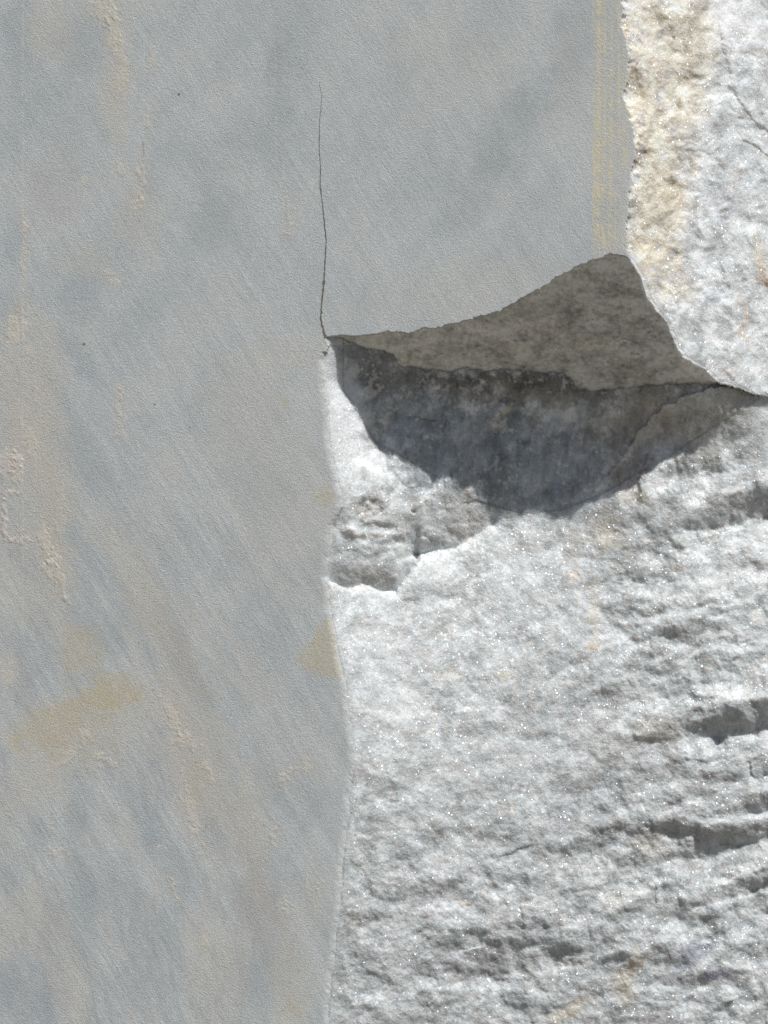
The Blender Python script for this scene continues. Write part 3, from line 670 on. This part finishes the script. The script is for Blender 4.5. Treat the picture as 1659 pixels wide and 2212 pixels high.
root = bpy.data.objects.new('marble_block', None); col.objects.link(root)
root['label'] = 'grey marble block with smooth sawn face, broken to sparkling white stone at right'
root['category'] = 'stone block'
field_mesh('sawn_face', qid == 0, M_saw, root)
field_mesh('side_face', qid == 1, M_white, root, 'bright crystalline side face stained tan near the sawn edge', 5)
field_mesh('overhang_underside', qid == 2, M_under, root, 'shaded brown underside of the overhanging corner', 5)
field_mesh('broken_face', qid == 3, M_white, root, 'rough sparkling white broken face with ridges', 5)
field_mesh('hollow', qid == 4, M_white, root, 'dark hollow in shadow under the overhang', 5)
mdone = set()
mlab = {30: 'long yellow streak of mortar down the right edge', 7: 'pink ragged raised mortar at the left', 9: 'cream mortar dribble with a pink end'}
for i, lab in enumerate(parts_mort):
    field_mesh('mortar_smear', qid == 200+i, M_mort, root, mlab.pop(lab, None))

# hairline crack: a narrow groove packed with dirt, a ribbon just proud of the sawn face
ys = np.arange(176, 731, 2.0)
rsc = np.random.RandomState(3)
jit = np.cumsum(rsc.randn(len(ys))*.55); jit -= np.linspace(jit[0], jit[-1], len(ys)); jit = np.clip(jit, -3, 3)
cxs = crackc(ys) + jit*.8 + rsc.randn(len(ys))*.3
wd = np.interp(ys, [176,230,300,500,620,690,731], [.25,.45,.75,1.4,1.8,2.2,2.8])*(1+.5*rsc.randn(len(ys))).clip(.35, 2.2)
wd = np.convolve(wd, [.25, .5, .25], 'same')*.85; wd[0] = .3; wd[-1] = 1.8; wd[np.abs(ys-611) < 4] *= 1.6
vs_, fs_ = [], []
saw0 = float(0)
for k_ in range(len(ys)):
    j = np.argmin(abs(gy-ys[k_])); i = np.argmin(abs(gx-cxs[k_]))
    dd = (float(d_saw[j, i]) - .35)*S
    for q in (-1, 1):
        kk = (CD+dd)/CD
        vs_.append(((cxs[k_]+q*wd[k_]-W/2)*S*kk, dd, CZ-(ys[k_]-H/2)*S*kk))
    if k_: fs_.append((2*k_-2, 2*k_, 2*k_+1, 2*k_-1))
me = bpy.data.meshes.new('hairline_crack'); me.from_pydata(vs_, [], fs_); me.update()
mc, t = newmat('crack_dirt'); o_ = nd(t, 'ShaderNodeOutputMaterial'); p_ = nd(t, 'ShaderNodeBsdfPrincipled')
nn = nd(t, 'ShaderNodeTexNoise'); nn.inputs['Scale'].default_value = 300
rr = nd(t, 'ShaderNodeValToRGB'); rr.color_ramp.elements[0].color = (.09, .08, .065, 1); rr.color_ramp.elements[1].color = (.26, .24, .20, 1)
t.links.new(nn.outputs[0], rr.inputs[0]); t.links.new(rr.outputs[0], p_.inputs['Base Color']); p_.inputs['Roughness'].default_value = .9
t.links.new(p_.outputs[0], o_.inputs[0]); me.materials.append(mc)
oc = bpy.data.objects.new('hairline_crack', me); col.objects.link(oc); oc.parent = root; oc['label'] = 'thin dark hairline crack above the broken corner'

# sides, back and top of the block (closing the volume outside the view)
DB = 0.95
per = [(0, i) for i in range(nx)] + [(j, nx-1) for j in range(1, ny)] + [(ny-1, i) for i in range(nx-2, -1, -1)] + [(j, 0) for j in range(ny-2, 0, -1)]
v = []; f = []
for (j, i) in per: v.append(tuple(float(a) for a in P[j, i]))
n_ = len(per)
for (j, i) in per: v.append((float(P[j, i, 0]), DB, float(P[j, i, 2])))
for q in range(n_): f.append((q, (q+1) % n_, n_+(q+1) % n_, n_+q))
f.append(tuple(range(n_, 2*n_)))
me = bpy.data.meshes.new('rear_sides'); me.from_pydata(v, [], f); me.update()
ca = me.attributes.new('pigment', 'FLOAT_COLOR', 'POINT'); ca.data.foreach_set('color', np.tile([.6, .6, .58, 1], len(v)).astype(np.float32))
me.materials.append(M_under)
ob = bpy.data.objects.new('rear_sides', me); col.objects.link(ob); ob.parent = root

# ground in front: pale dusty yard gravel, one sheet to the horizon
g = bpy.data.meshes.new('ground')
g.from_pydata([(-900, -900, ground_z+.01), (900, -900, ground_z+.01), (900, 900, ground_z+.01), (-900, 900, ground_z+.01)], [], [(0, 1, 2, 3)]); g.update()
mg, t = newmat('yard_ground'); o_ = nd(t, 'ShaderNodeOutputMaterial'); p_ = nd(t, 'ShaderNodeBsdfPrincipled'); tc = nd(t, 'ShaderNodeTexCoord')
nn = nd(t, 'ShaderNodeTexNoise'); nn.inputs['Scale'].default_value = 40; nn.inputs['Detail'].default_value = 6; t.links.new(tc.outputs['Object'], nn.inputs['Vector'])
rr = nd(t, 'ShaderNodeValToRGB'); rr.color_ramp.elements[0].color = (.085, .073, .055, 1); rr.color_ramp.elements[1].color = (.17, .145, .11, 1)
t.links.new(nn.outputs[0], rr.inputs[0]); t.links.new(rr.outputs[0], p_.inputs['Base Color']); p_.inputs['Roughness'].default_value = .95
bb = nd(t, 'ShaderNodeBump'); bb.inputs['Distance'].default_value = .01; t.links.new(nn.outputs[0], bb.inputs['Height']); t.links.new(bb.outputs[0], p_.inputs['Normal'])
t.links.new(p_.outputs[0], o_.inputs[0]); g.materials.append(mg)
og = bpy.data.objects.new('ground', g); col.objects.link(og); og['kind'] = 'structure'; og['label'] = 'dusty tan ground in front of the block'
